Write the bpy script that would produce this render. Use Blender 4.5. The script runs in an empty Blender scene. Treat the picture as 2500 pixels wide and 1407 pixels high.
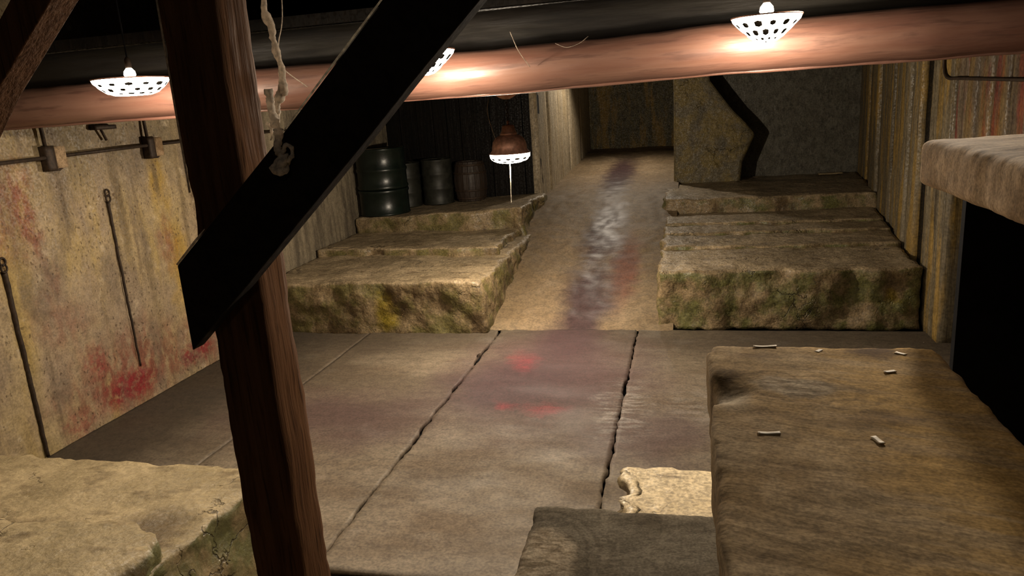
import bpy, math, random
from mathutils import Vector, Matrix, noise

random.seed(7)
scene = bpy.context.scene
C = scene.collection

# ---------------------------------------------------------------- camera
cd = bpy.data.cameras.new('camera')
cam = bpy.data.objects.new('camera', cd); C.objects.link(cam)
cd.sensor_width = 36.0
cd.lens = 1810.36 / 2500 * 36
cd.clip_start = 0.02
cam.matrix_world = Matrix(((0.97191, 0.00785, 0.23519, 0.0),
                           (0.22507, 0.25246, -0.94106, 0.0),
                           (-0.06672, 0.96758, 0.24361, 2.2),
                           (0, 0, 0, 1)))
_m = cam.matrix_world.to_3x3(); _q = _m.to_quaternion().normalized()
cam.matrix_world = Matrix.Translation((0, 0, 2.2)) @ _q.to_matrix().to_4x4()
scene.camera = cam

# ---------------------------------------------------------------- world and exposure
w = bpy.data.worlds.new('world'); scene.world = w; w.use_nodes = True
w.node_tree.nodes['Background'].inputs[0].default_value = (0.35, 0.4, 0.6, 1)
w.node_tree.nodes['Background'].inputs[1].default_value = 0.002
vs = scene.view_settings
vs.view_transform = 'Standard'; vs.look = 'None'; vs.gamma = 1; vs.use_curve_mapping = False
vs.exposure = 0.0
LAMP = 40.0          # radiance of the lit lamp bowls
WARM = (1.0, 0.84, 0.64)
# added fill spots without fixtures, brightening the foreground and tunnel
def fill_spot(name, loc, aim, watt, deg=150, col=(1.0, .86, .68)):
    ld = bpy.data.lights.new(name, 'SPOT'); ld.energy = watt; ld.color = col
    ld.spot_size = math.radians(deg); ld.spot_blend = .6; ld.shadow_soft_size = .06
    o = bpy.data.objects.new(name, ld); C.objects.link(o); o.location = loc
    o.rotation_euler = (Vector(aim) - Vector(loc)).to_track_quat('-Z', 'Y').to_euler()
fill_spot('fill_spot_right', (1.0, 3.7, 2.8), (.1, 1.6, .6), 200, 105)
fill_spot('fill_spot_left', (-2.3, 2.75, 3.2), (-2.1, 2.9, 0), 88, 110)
fill_spot('fill_spot_front', (-.5, -.3, 3.2), (-1.0, 1.6, 1.0), 8, 120)
fill_spot('fill_spot_tunnel', (-1.1, 13.0, 3.2), (-1.2, 12.0, 0), 190, 140)

# ---------------------------------------------------------------- node helper
class NT:
    def __init__(s, name):
        s.m = bpy.data.materials.new(name); s.m.use_nodes = True
        s.t = s.m.node_tree; s.t.nodes.clear()
        s.out = s.t.nodes.new('ShaderNodeOutputMaterial')
        s.b = s.t.nodes.new('ShaderNodeBsdfPrincipled')
        s.t.links.new(s.b.outputs[0], s.out.inputs[0])
        s.P = s.n('ShaderNodeNewGeometry').outputs['Position']
    def n(s, typ, **props):
        nd = s.t.nodes.new(typ)
        for k, v in props.items(): setattr(nd, k, v)
        return nd
    def put(s, sock, v):
        if v is None: return
        if hasattr(v, 'is_linked'): s.t.links.new(v, sock)
        else:
            if sock.type == 'RGBA' and len(v) == 3: v = (*v, 1)
            sock.default_value = v
    def math(s, op, a, b=None, clamp=False):
        nd = s.n('ShaderNodeMath', operation=op, use_clamp=clamp)
        s.put(nd.inputs[0], a); s.put(nd.inputs[1], b); return nd.outputs[0]
    def vec(s, op, a, b=None):
        nd = s.n('ShaderNodeVectorMath', operation=op)
        s.put(nd.inputs[0], a)
        if b is not None: s.put(nd.inputs[1], b)
        return nd.outputs['Value'] if op in ('LENGTH', 'DOT_PRODUCT') else nd.outputs[0]
    def noise(s, scale=1.0, stretch=(1, 1, 1), detail=5, rough=.55, off=(0, 0, 0), color=False, dist=0.0, P=None):
        mp = s.n('ShaderNodeMapping'); s.put(mp.inputs['Vector'], P or s.P)
        mp.inputs['Scale'].default_value = stretch; mp.inputs['Location'].default_value = off
        nd = s.n('ShaderNodeTexNoise'); s.put(nd.inputs['Vector'], mp.outputs[0])
        nd.inputs['Scale'].default_value = scale; nd.inputs['Detail'].default_value = detail
        nd.inputs['Roughness'].default_value = rough; nd.inputs['Distortion'].default_value = dist
        return nd.outputs['Color' if color else 'Fac']
    def voro(s, scale=1.0, stretch=(1, 1, 1), feature='F1', P=None):
        mp = s.n('ShaderNodeMapping'); s.put(mp.inputs['Vector'], P or s.P)
        mp.inputs['Scale'].default_value = stretch
        nd = s.n('ShaderNodeTexVoronoi', feature=feature); s.put(nd.inputs['Vector'], mp.outputs[0])
        nd.inputs['Scale'].default_value = scale
        return nd.outputs['Distance']
    def rng(s, v, a, b, c=0.0, d=1.0):
        nd = s.n('ShaderNodeMapRange', interpolation_type='SMOOTHSTEP')
        s.put(nd.inputs[0], v)
        for i, q in enumerate((a, b, c, d)): nd.inputs[i + 1].default_value = q
        return nd.outputs[0]
    def mix(s, f, a, b, mode='MIX'):
        nd = s.n('ShaderNodeMix', data_type='RGBA', blend_type=mode)
        s.put(nd.inputs[0], f); s.put(nd.inputs[6], a); s.put(nd.inputs[7], b)
        return nd.outputs[2]
    def mul(s, *v):
        r = v[0]
        for q in v[1:]: r = s.math('MULTIPLY', r, q)
        return r
    def mx(s, *v):
        r = v[0]
        for q in v[1:]: r = s.math('MAXIMUM', r, q)
        return r
    def warp(s, amp, scale, stretch=(1, 1, 1)):
        c = s.noise(scale, stretch, 4, color=True)
        c = s.vec('SUBTRACT', c, (.5, .5, .5))
        c = s.vec('MULTIPLY', c, (amp, amp, amp))
        return s.vec('ADD', s.P, c)
    def blob(s, loc, rad, rotz=0, lo=1.0, hi=.25, P=None, gain=1.0):
        mp = s.n('ShaderNodeMapping', vector_type='TEXTURE'); s.put(mp.inputs['Vector'], P or s.P)
        mp.inputs['Location'].default_value = loc; mp.inputs['Scale'].default_value = rad
        mp.inputs['Rotation'].default_value = (0, 0, rotz)
        return s.rng(s.vec('LENGTH', mp.outputs[0]), lo, hi, 0, gain)
    def sep(s, v=None):
        nd = s.n('ShaderNodeSeparateXYZ'); s.put(nd.inputs[0], v or s.P); return nd.outputs
    def normal_z(s):
        g = s.n('ShaderNodeNewGeometry'); return s.sep(g.outputs['Normal'])[2]
    def bump(s, h, strength=.4, dist=.02):
        nd = s.n('ShaderNodeBump'); s.put(nd.inputs['Height'], h)
        nd.inputs['Strength'].default_value = strength; nd.inputs['Distance'].default_value = dist
        s.t.links.new(nd.outputs[0], s.b.inputs['Normal'])
    def done(s, col, rough=.7, metal=0.0, spec=.5, grain=0, gamp=.3):
        if grain:
            g = s.math('ADD', s.mul(s.noise(grain, detail=3, off=(5, 3, 1)), .6), s.mul(s.noise(grain * .3, detail=4, off=(1, 8, 2)), .4))
            g = s.rng(g, .34, .66, 1 - gamp * 1.5, 1 + gamp)
            cc = s.n('ShaderNodeCombineXYZ'); [s.t.links.new(g, cc.inputs[i]) for i in range(3)]
            col = s.mix(1.0, col, cc.outputs[0], 'MULTIPLY')
        s.put(s.b.inputs['Base Color'], col); s.put(s.b.inputs['Roughness'], rough)
        s.b.inputs['Metallic'].default_value = metal
        s.b.inputs['Specular IOR Level'].default_value = spec
        return s.m

# ---------------------------------------------------------------- materials
def m_plaster():
    t = NT('stained_plaster')
    tall = t.noise(2.6, (1, 1, .22), 6)
    big = t.noise(1.6, (1, 1, .8), 4, off=(3, 1, 7))
    streak = t.noise(9, (1, 1, .09), 5, off=(1, 5, 2))
    c = t.mix(t.rng(big, .38, .62), (.38, .285, .15), (.31, .23, .15))
    c = t.mix(t.rng(tall, .52, .7), c, (.40, .285, .10))
    c = t.mix(t.rng(streak, .56, .72, 0, .75), c, (.15, .10, .055))
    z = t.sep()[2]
    c = t.mix(t.mul(t.rng(z, 1.55, 2.1), t.rng(t.noise(3, (1, 1, .3), off=(8, 8, 8)), .3, .6, .35, .9)), c, (.17, .13, .075))  # painted shade: the upper wall outside the lamp's cone darkens
    c = t.mix(t.rng(t.noise(7, off=(4, 4, 9)), .60, .72, 0, .6), c, (.58, .47, .32))
    wp = t.warp(.5, 3.2)
    wf = t.warp(.18, 16)
    reddish = t.mx(t.blob((-4.4, 4.12, 1.7), (.5, .16, .5), P=wp), t.blob((-4.4, 4.2, 1.15), (.5, .12, .55), P=wp, gain=.7),
                   t.blob((-4.4, 5.5, 1.2), (.5, .16, .4), P=wp, gain=.9), t.blob((-4.4, 4.25, .85), (.5, .4, .3), P=wp, gain=.5),
                   t.blob((-4.4, 4.75, .3), (.5, 1.0, .5), P=wp, gain=.95), t.blob((-4.4, 5.7, .25), (.5, .6, .4), P=wp, gain=.8), t.blob((-4.4, 3.9, 1.75), (.5, .3, .6), P=wp, gain=.8))
    c = t.mix(t.mul(reddish, t.rng(t.noise(18, (1, 1, .5), 6), .36, .6, .25, .9)), c, (.20, .055, .032))
    red = t.mx(t.blob((-4.4, 4.75, .18), (.5, .5, .2), P=wf), t.blob((-4.4, 5.55, .17), (.5, .4, .13), P=wf, gain=1.1),
               t.blob((-4.4, 4.45, .48), (.5, .16, .2), P=wf, gain=.75), t.blob((-4.4, 4.2, .1), (.5, .2, .16), P=wf, gain=.6))
    c = t.mix(t.mul(red, t.rng(t.noise(26, detail=6, off=(2, 2, 2)), .34, .58, .25, .95)), c, (.22, .010, .015))
    yel = t.mx(t.blob((-4.4, 5.6, 1.0), (.5, .22, .6), P=wp), t.blob((-4.4, 5.45, 1.75), (.5, .2, .3), P=wp))
    c = t.mix(t.math('MULTIPLY', yel, .7), c, (.42, .26, .03))
    c = t.mix(t.rng(t.noise(4.5, (1, 1, .35), 6, off=(6, 3, 5)), .5, .66, 0, .6), c, (.17, .125, .085))
    ws = t.warp(.06, 5)
    runs = t.mx(t.blob((-4.4, 4.99, 1.6), (.5, .085, .65), P=ws), t.blob((-4.4, 4.46, 1.7), (.5, .035, .36), P=ws), t.blob((-4.4, 5.46, 1.78), (.5, .05, .28), P=ws),
                t.blob((-4.4, 5.2, 1.0), (.5, .06, .8), P=ws, gain=.6), t.blob((-4.4, 4.0, 1.5), (.5, .1, .7), P=ws, gain=.6), t.blob((-4.4, 5.75, 1.5), (.5, .05, .8), P=ws, gain=.7))
    c = t.mix(t.mul(runs, .75), c, (.12, .08, .038))
    pits = t.voro(30, (1, 1, .55), P=t.warp(.05, 30))
    pmask = t.mul(t.rng(pits, .27, .14), t.rng(t.noise(4, off=(9, 0, 0)), .40, .58))
    c = t.mix(t.mul(pmask, .75), c, (.075, .04, .018))
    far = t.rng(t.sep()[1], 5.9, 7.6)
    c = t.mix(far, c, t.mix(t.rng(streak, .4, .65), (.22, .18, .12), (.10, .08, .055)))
    t.bump(t.math('ADD', t.noise(24, (1, 1, .5), 6), t.mul(pmask, -1.2)), .3, .015)
    return t.done(c, t.rng(t.noise(60, detail=2), .4, .62, .5, .85), grain=70, gamp=.2)

def floor_base(t):
    lat = t.noise(2.2, (.5, 1.1, 1), 6)
    fine = t.noise(16, (.35, 1, 1), 6, off=(4, 2, 0))
    c = t.mix(t.rng(lat, .36, .64), (.215, .17, .118), (.14, .10, .062))
    c = t.mix(t.rng(fine, .5, .72, 0, .6), c, (.10, .075, .05))
    c = t.mix(t.rng(t.noise(3, off=(7, 7, 1)), .55, .75, 0, .7), c, (.25, .21, .165))
    mot = t.noise(1.1, (.8, 1, 1), 6, off=(3, 6, 2))
    c = t.mix(t.rng(mot, .46, .62, 0, .6), c, (.085, .06, .036))
    c = t.mix(t.rng(t.noise(30, (.6, 1, 1), 5, off=(9, 9, 2)), .58, .7, 0, .5), c, (.06, .042, .027))
    return c, lat, fine

def m_floor():
    t = NT('stained_concrete_slab')
    c, lat, fine = floor_base(t)
    x, y, z = t.sep()
    wp = t.warp(.7, 1.8); wf = t.warp(.35, 5)
    # soot and painted shadow along the left wall, darker before the far steps
    soot_shade = t.mx(t.rng(t.sep(wp)[0], -3.0, -3.9), t.mul(t.rng(t.sep(wp)[1], 5.6, 6.6), .75))
    c = t.mix(t.mul(soot_shade, .9), c, (.04, .029, .018))
    mauve = t.mx(t.blob((-1.1, 5.6, 0), (1.2, 1.7, 1), .1, P=wp), t.blob((-2.6, 4.7, 0), (1.3, .75, 1), .0, P=wp, gain=.75),
                 t.blob((-.35, 4.6, 0), (.7, .7, 1), 0, P=wp, gain=.7))
    c = t.mix(mauve, c, (.078, .04, .037))
    dark = t.mx(t.blob((-1.45, 5.4, 0), (.95, .8, 1), .6, P=wp), t.blob((-1.12, 6.5, 0), (.48, .9, 1), 0, P=wf))
    c = t.mix(t.mul(dark, .9), c, (.055, .024, .025))
    red = t.mx(t.blob((-1.42, 5.95, 0), (.2, .36, 1), .3, P=wf), t.blob((-1.37, 4.97, 0), (.15, .13, 1), P=wf), t.blob((-1.05, 4.93, 0), (.26, .15, 1), P=wf))
    c = t.mix(t.mul(red, t.rng(fine, .3, .6, .15, .5)), c, (.24, .02, .03))
    scuff = t.mx(t.blob((-.5, 5.0, 0), (.3, .75, 1), P=wf), t.blob((.1, 5.1, 0), (.5, .5, 1), P=wf, gain=.5))
    c = t.mix(t.mul(scuff, t.rng(t.noise(20, (.3, 1, 1)), .45, .62, 0, .45)), c, (.38, .35, .32))
    t.bump(fine, .25, .01)
    return t.done(c, t.rng(lat, .3, .7, .6, .85), grain=60, gamp=.25)

def m_ramp():
    t = NT('stained_ramp_concrete')
    c, lat, fine = floor_base(t)
    c = t.mix(.45, c, (.30, .20, .10))
    wp = t.warp(.5, 2.0); wf = t.warp(.3, 6)
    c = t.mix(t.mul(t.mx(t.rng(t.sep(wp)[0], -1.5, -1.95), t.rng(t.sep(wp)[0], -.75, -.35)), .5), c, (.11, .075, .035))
    red = t.blob((-.72, 8.2, 0), (.25, 1.3, 9), P=wf, gain=.7)
    c = t.mix(red, c, (.14, .035, .025))
    trail = t.mx(t.blob((-1.08, 7.3, 0), (.42, 1.9, 9), 0, P=wp), t.blob((-1.05, 9.2, 0), (.33, 1.8, 9), 0, P=wp), t.blob((-1.15, 12.6, 0), (.38, 3.6, 9), .02, P=wf))
    c = t.mix(t.mul(trail, .92), c, (.05, .025, .03))
    glint_paint = t.mul(t.blob((-1.06, 9.0, 0), (.32, 1.3, 9), P=wf), t.rng(t.noise(14, (.3, 1, 1)), .46, .6))
    c = t.mix(t.mul(glint_paint, .35), c, (.36, .33, .31))  # pale patches paint wet glints into the trail's colour
    t.bump(fine, .3, .012)
    r = t.mix(t.mul(trail, .8), (.7, .7, .7), (.42, .42, .42))
    return t.done(c, r, grain=50, gamp=.25)

def m_stone(name, top=(.33, .25, .15), top2=(.22, .165, .095), moss=(.105, .09, .024), brown=(.07, .042, .016), wets=(), gamp=.3, shade_grime=()):
    t = NT(name)
    n1 = t.noise(2.4, (1, 1, 1), 6); n2 = t.noise(9, (.45, 1, 1), 6, off=(5, 1, 1)); n3 = t.noise(5, off=(1, 9, 4), detail=6)
    c = t.mix(t.rng(n1, .38, .62), top, top2)
    c = t.mix(t.rng(n2, .52, .72, 0, .65), c, brown)
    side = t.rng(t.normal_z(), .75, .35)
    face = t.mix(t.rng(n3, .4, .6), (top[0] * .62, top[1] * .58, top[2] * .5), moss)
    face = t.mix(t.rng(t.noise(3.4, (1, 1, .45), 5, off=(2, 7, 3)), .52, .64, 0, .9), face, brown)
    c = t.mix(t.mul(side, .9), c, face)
    crack = t.voro(3.6, feature='DISTANCE_TO_EDGE', P=t.warp(.35, 5))
    ck = t.mul(t.rng(crack, .025, .004), t.rng(t.noise(1.7, off=(3, 3, 9)), .54, .62))
    c = t.mix(t.mul(ck, .7), c, (.02, .013, .006))
    rough = t.rng(t.noise(70, detail=2), .4, .62, .35, .8)
    for loc, rad in wets:
        b = t.blob(loc, rad, P=t.warp(.25, 6))
        c = t.mix(t.mul(b, .75), c, (.22, .16, .015))
        rough = t.mix(b, rough, (.14, .14, .14))
    for loc, rad in shade_grime:
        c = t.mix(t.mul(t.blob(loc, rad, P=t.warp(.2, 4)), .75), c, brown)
    h = t.math('ADD', t.noise(14, detail=7), t.mul(ck, -.8))
    t.bump(h, .6, .03)
    return t.done(c, rough, grain=60, gamp=gamp)

def m_plank(name, a, b, d, red=0.0, yellow=0.0, ax=(1, 1, .06), spec=.4):
    t = NT(name)
    oi = t.n('ShaderNodeObjectInfo').outputs['Random']
    s1 = t.noise(9, ax, 6); s2 = t.noise(22, ax, 6, off=(3, 3, 3)); s3 = t.noise(5, (ax[0], ax[1], .2), 5, off=(7, 2, 1))
    c = t.mix(t.rng(s1, .38, .62), a, b)
    c = t.mix(t.rng(s2, .52, .68, 0, .8), c, d)
    c = t.mix(t.mul(oi, .45), c, d)
    if red: c = t.mix(t.mul(t.rng(s3, .5, .62), red), c, (.15, .025, .016))
    if yellow: c = t.mix(t.mul(t.rng(t.noise(6, (1, 1, .15), 5, off=(1, 1, 8)), .46, .62), yellow), c, (.30, .18, .03))
    t.bump(s2, .5, .02)
    return t.done(c, t.rng(t.noise(50, detail=2), .4, .6, .4, .8), grain=45, gamp=.25, spec=spec)

def m_wood(name, a, b, d, ax=(1, 1, 1), scale=8, rough=.5, spec=.5, bump=.4):
    t = NT(name)
    s1 = t.noise(scale, ax, 6, dist=.4); s2 = t.noise(scale * 3.2, ax, 6, off=(3, 3, 3))
    c = t.mix(t.rng(s1, .36, .64), a, b)
    c = t.mix(t.rng(s2, .52, .7, 0, .75), c, d)
    t.bump(t.math('ADD', s1, s2), bump, .012)
    return t.done(c, t.rng(s2, .35, .65, rough - .1, rough + .12), spec=spec)

def m_timber(name, knot=None, base=((.27, .20, .125), (.185, .125, .06), (.075, .048, .022)), rot=-.32, gold=0.0):
    t = NT(name)
    vr = t.n('ShaderNodeVectorRotate', rotation_type='Z_AXIS'); t.put(vr.inputs['Vector'], t.warp(.03, 6)); vr.inputs['Angle'].default_value = -rot
    RP = vr.outputs[0]
    saw = t.noise(70, (.13, 1, .5), 5, P=RP); saw2 = t.noise(24, (.2, 1, .5), 6, off=(2, 5, 1), P=RP)
    broad = t.noise(5, (.7, 1, 1), 5, off=(1, 2, 3)); fine = t.noise(140, (.5, 1, 1), 4); patch = t.noise(9, (1, .6, 1), 6, off=(7, 1, 2))
    c = t.mix(t.rng(broad, .38, .62), base[0], base[1])
    c = t.mix(t.rng(patch, .52, .66, 0, .55), c, tuple(q * 1.35 for q in base[0]))
    c = t.mix(t.mul(t.rng(saw, .5, .66), .3), c, base[2])
    c = t.mix(t.mul(t.rng(saw2, .55, .7), .45), c, base[2])
    h = t.math('ADD', t.mul(saw, -.7), t.math('ADD', t.mul(fine, .25), t.mul(saw2, -.5)))
    if gold:
        g = t.mul(t.rng(t.sep(t.warp(.3, 4))[0], .1, .34), t.rng(saw2, .62, .42, .3, 1.0))
        c = t.mix(t.mul(g, gold), c, (.42, .26, .085))
        kn = t.mx(t.blob((.33, 1.43, 1.7), (.085, .05, 9), P=t.warp(.06, 22)), t.blob((.12, 1.40, 1.7), (.07, .03, 9), P=t.warp(.05, 20), gain=.5), t.blob((.27, 1.13, 1.7), (.10, .05, 9), P=t.warp(.1, 9), gain=.6))
        c = t.mix(t.mul(kn, .85), c, (.065, .03, .012))
    if knot:
        mp = t.n('ShaderNodeMapping', vector_type='TEXTURE'); t.put(mp.inputs['Vector'], t.warp(.09, 11))
        mp.inputs['Location'].default_value = (knot[0], knot[1], 1.5); mp.inputs['Scale'].default_value = (knot[2], knot[3], 99)
        mp.inputs['Rotation'].default_value = (0, 0, knot[4])
        d = t.vec('LENGTH', mp.outputs[0])
        ring = t.math('SINE', t.math('ADD', t.mul(d, knot[5]), t.mul(patch, 6.0)))
        area = t.mul(t.rng(d, 2.2, 1.0), t.rng(fine, .3, .6, .4, 1))
        c = t.mix(t.mul(area, t.rng(ring, .0, 1.0, 0, .5)), c, base[2])
        c = t.mix(t.rng(d, 1.05, .6, 0, .8), c, t.mix(t.rng(t.noise(60, (.4, 1, 1), 5), .4, .62), (.42, .34, .24), (.22, .165, .105)))
        h = t.math('ADD', h, t.mul(area, ring, -.12))
    if gold:
        pale = t.blob((.06, 1.21, 1.7), (.045, .09, 9), P=t.warp(.03, 12))
        c = t.mix(t.mul(pale, .75), c, (.38, .32, .235))
        tear = t.blob((.055, 1.305, 1.7), (.035, .035, 9), P=t.warp(.05, 25))
        c = t.mix(t.mul(tear, .5), c, (.05, .03, .016))
    t.bump(h, .22, .007)
    return t.done(c, .85, spec=.06, grain=170, gamp=.25)

def m_plain(name, col, rough=.6, metal=0.0, var=.4, scale=12, spec=.5):
    t = NT(name)
    c = t.mix(t.rng(t.noise(scale, detail=5), .35, .65), col, tuple(q * (1 - var) for q in col))
    t.bump(t.noise(scale * 4, detail=3), .2, .005)
    return t.done(c, rough, metal, spec)

def m_emit(name, col, strength):
    t = NT(name)
    t.put(t.b.inputs['Base Color'], (.8, .8, .8)); t.put(t.b.inputs['Emission Color'], col)
    t.b.inputs['Emission Strength'].default_value = strength
    return t.m

def m_web(name, col):
    t = NT(name)
    c = t.mix(t.rng(t.noise(70, detail=4), .35, .65), col, tuple(q * .6 for q in col))
    tr = t.n('ShaderNodeBsdfTranslucent'); df = t.n('ShaderNodeBsdfDiffuse'); mx = t.n('ShaderNodeMixShader')
    t.put(tr.inputs[0], c); t.put(df.inputs[0], c)
    t.t.links.new(df.outputs[0], mx.inputs[1]); t.t.links.new(tr.outputs[0], mx.inputs[2])
    t.t.links.new(mx.outputs[0], t.out.inputs[0])
    return t.m

M = dict(
    plaster=m_plaster(), floor=m_floor(), ramp=m_ramp(),
    stone_l=m_stone('mossy_stone_left', wets=[((-3.0, 6.7, .2), (.16, .3, .28))]),
    stone_r=m_stone('mossy_stone_right', moss=(.085, .085, .02), wets=[((1.75, 6.9, .3), (.1, .3, .1))]),
    stone_n=m_stone('pale_worn_stone', top=(.40, .31, .175), top2=(.28, .215, .115), moss=(.095, .095, .028), gamp=.14, shade_grime=[((-3.4, 2.29, .55), (1.6, .1, .2)), ((-3.9, 2.78, .55), (.35, .07, .3)), ((-2.25, 2.35, .55), (.25, .2, .2))]),  # long dark strip paints the shadow beyond the upper step's edge
    stone_p=m_stone('pale_broken_stone', top=(.50, .40, .25), top2=(.40, .31, .18), moss=(.2, .15, .07)),
    pier=m_stone('damp_pier_stone', top=(.22, .19, .12), top2=(.16, .14, .09), moss=(.2, .145, .04), brown=(.07, .055, .03)),
    plank_r=m_plank('stained_wall_planks', (.185, .15, .095), (.12, .095, .055), (.042, .03, .016), yellow=.7),
    plank_red=m_plank('red_streaked_planks', (.17, .13, .085), (.115, .082, .05), (.05, .03, .017), red=.95, yellow=.3),
    plank_t=m_plank('pale_tunnel_planks', (.50, .42, .30), (.38, .31, .21), (.16, .125, .075), yellow=.2),
    tunnel_end=m_plank('yellowed_tunnel_end', (.20, .17, .08), (.12, .10, .05), (.035, .028, .014), yellow=.7, ax=(1, 1, .8)),
    recess=m_plank('grey_recess_plaster', (.15, .14, .11), (.11, .10, .075), (.06, .055, .04), ax=(1, 1, .7)),
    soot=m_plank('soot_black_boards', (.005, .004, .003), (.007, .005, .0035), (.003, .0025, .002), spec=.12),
    black=m_plain('matt_black', (.004, .004, .005), .9, spec=.1),
    beam=m_wood('red_brown_log', (.20, .105, .075), (.15, .07, .05), (.09, .04, .028), (.12, 1, 1), 10, .42, .6, .25),
    board=m_wood('dark_board', (.012, .0095, .006), (.008, .006, .0045), (.005, .004, .003), (.12, 1, 1), 8, .7, .3),
    post=m_wood('rough_brown_post', (.10, .047, .021), (.066, .029, .012), (.022, .010, .005), (1, 1, .06), 26, .8, .1, .8),
    brace=m_wood('black_stained_wood', (.012, .008, .006), (.008, .006, .005), (.004, .003, .003), (1, 1, 1), 8, .8, .15),
    timber_a=m_timber('weathered_timber_knot', (.175, 1.25, .085, .05, -.3, 15.0), ((.42, .31, .185), (.32, .215, .105), (.11, .066, .028)), gold=1.0),
    timber_b=m_timber('grey_weathered_timber', (-.34, 1.44, .10, .13, .2, 26.0), ((.15, .125, .09), (.105, .084, .057), (.05, .038, .025)), .3),
    timber_c=m_timber('sawn_pale_timber', None, ((.38, .27, .165), (.25, .165, .09), (.095, .058, .03)), .5),
    iron=m_plain('rusty_iron', (.045, .026, .014), .65, .3, .5, 40),
    copper=m_plain('aged_copper', (.62, .32, .22), .4, .35, .4, 30),
    drum_green=m_plain('green_enamel', (.006, .011, .008), .32, .0, .4, 8, .4),
    drum_grey=m_plain('grey_zinc', (.022, .022, .016), .5, .1, .4, 10, .3),
    drum_dark=m_plain('dull_steel', (.025, .025, .019), .5, .1, .5, 10, .3),
    stave=m_wood('dark_oak', (.026, .016, .01), (.02, .011, .006), (.01, .006, .003), (1, 1, .1), 20, .6),
    glow=m_emit('lit_bowl', WARM, LAMP), glow_p=m_emit('lit_pendant_bowl', WARM, LAMP * .5),
    hole=m_plain('bowl_hole', (.10, .09, .08), .8),
    web=m_web('dusty_web', (.55, .47, .38)), cord=m_web('white_cord', (.85, .8, .7)),
    rope=m_web('frayed_fibre', (.9, .8, .68)),
    chip=m_plain('pale_wood_chip', (.62, .5, .33), .6),
)

# ---------------------------------------------------------------- mesh helpers
def root_loc(o):
    v = Vector((0, 0, 0))
    while o is not None:
        v += o.location; o = o.parent
    return v
def obj(name, verts, faces, mat, parent=None, smooth=True, mats=None, idx=None):
    off = root_loc(parent)
    me = bpy.data.meshes.new(name)
    me.from_pydata([tuple(Vector(v) - off) for v in verts], [], faces)
    me.materials.append(M[mat] if isinstance(mat, str) else mat)
    for m in (mats or ()): me.materials.append(M[m])
    if idx: me.polygons.foreach_set('material_index', idx)
    if smooth: me.polygons.foreach_set('use_smooth', [True] * len(me.polygons))
    me.update()
    o = bpy.data.objects.new(name, me); C.objects.link(o)
    if parent: o.parent = parent
    return o
def thing(name, label, cat, loc, group=None):
    o = bpy.data.objects.new(name, None); C.objects.link(o); o.location = loc
    o.empty_display_size = .1
    return tag(o, label, cat, group)
def tag(o, label, cat, group=None):
    o['label'] = label; o['category'] = cat
    if group: o['group'] = group
    return o
def struct(o, label=None):
    o['kind'] = 'structure'
    if label: o['label'] = label
    return o
def nz(p, f, seed=0.0):
    q = Vector((p[0] * f + seed, p[1] * f + seed * 1.7, p[2] * f - seed))
    return Vector(noise.noise_vector(q))
def fbm(p, f, seed=0.0, octs=4):
    return noise.fractal(Vector((p[0] * f + seed, p[1] * f + seed * 1.3, p[2] * f - seed * .7)), .6, 2.1, octs)
def rbox(lo, hi, res=.06, r=.01, amp=.0, freq=3.0, seed=0.0, fn=None, jag=0.0, jfreq=12.0):
    """a box with rounded, uneven edges, as a closed grid mesh"""
    lo = Vector(lo); hi = Vector(hi)
    n = [max(1, min(400, int(math.ceil((hi[i] - lo[i]) / res)))) for i in range(3)]
    key = {}; verts = []; faces = []
    def ax(i, k):
        return lo[i] + (hi[i] - lo[i]) * k / n[i]
    def vid(i, j, k):
        q = (i, j, k)
        if q not in key:
            p = Vector((ax(0, i), ax(1, j), ax(2, k)))
            key[q] = len(verts); verts.append(p)
        return key[q]
    for a in range(3):
        b, c = (a + 1) % 3, (a + 2) % 3
        for side in (0, n[a]):
            for u in range(n[b]):
                for v in range(n[c]):
                    qs = []
                    for du, dv in ((0, 0), (1, 0), (1, 1), (0, 1)):
                        t = [0, 0, 0]; t[a] = side; t[b] = u + du; t[c] = v + dv
                        qs.append(vid(*t))
                    faces.append(qs if side else qs[::-1])
    out = []
    for p in verts:
        if r or jag:
            rr = r
            if jag: rr = max(.0005, r * (.4 + 1.2 * abs(fbm(p, jfreq * .4, seed + 5))) + jag * max(0, fbm(p, jfreq, seed, 3)))
            rr = min(rr, min(hi[i] - lo[i] for i in range(3)) * .49)
            q = Vector([min(max(p[i], lo[i] + rr), hi[i] - rr) for i in range(3)])
            d = p - q
            if d.length > 1e-9 and sum(1 for i in range(3) if abs(d[i]) > 1e-9) > 1:
                p = q + d.normalized() * rr
        if amp: p = p + nz(p, freq, seed) * amp + nz(p, freq * 3.1, seed + 9) * amp * .35
        if fn: p = Vector(fn(p))
        out.append(p)
    return out, faces
def sheet(f, nu, nv):
    verts = [f(i / nu, j / nv) for i in range(nu + 1) for j in range(nv + 1)]
    faces = [(i * (nv + 1) + j, (i + 1) * (nv + 1) + j, (i + 1) * (nv + 1) + j + 1, i * (nv + 1) + j + 1) for i in range(nu) for j in range(nv)]
    return verts, faces
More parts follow.
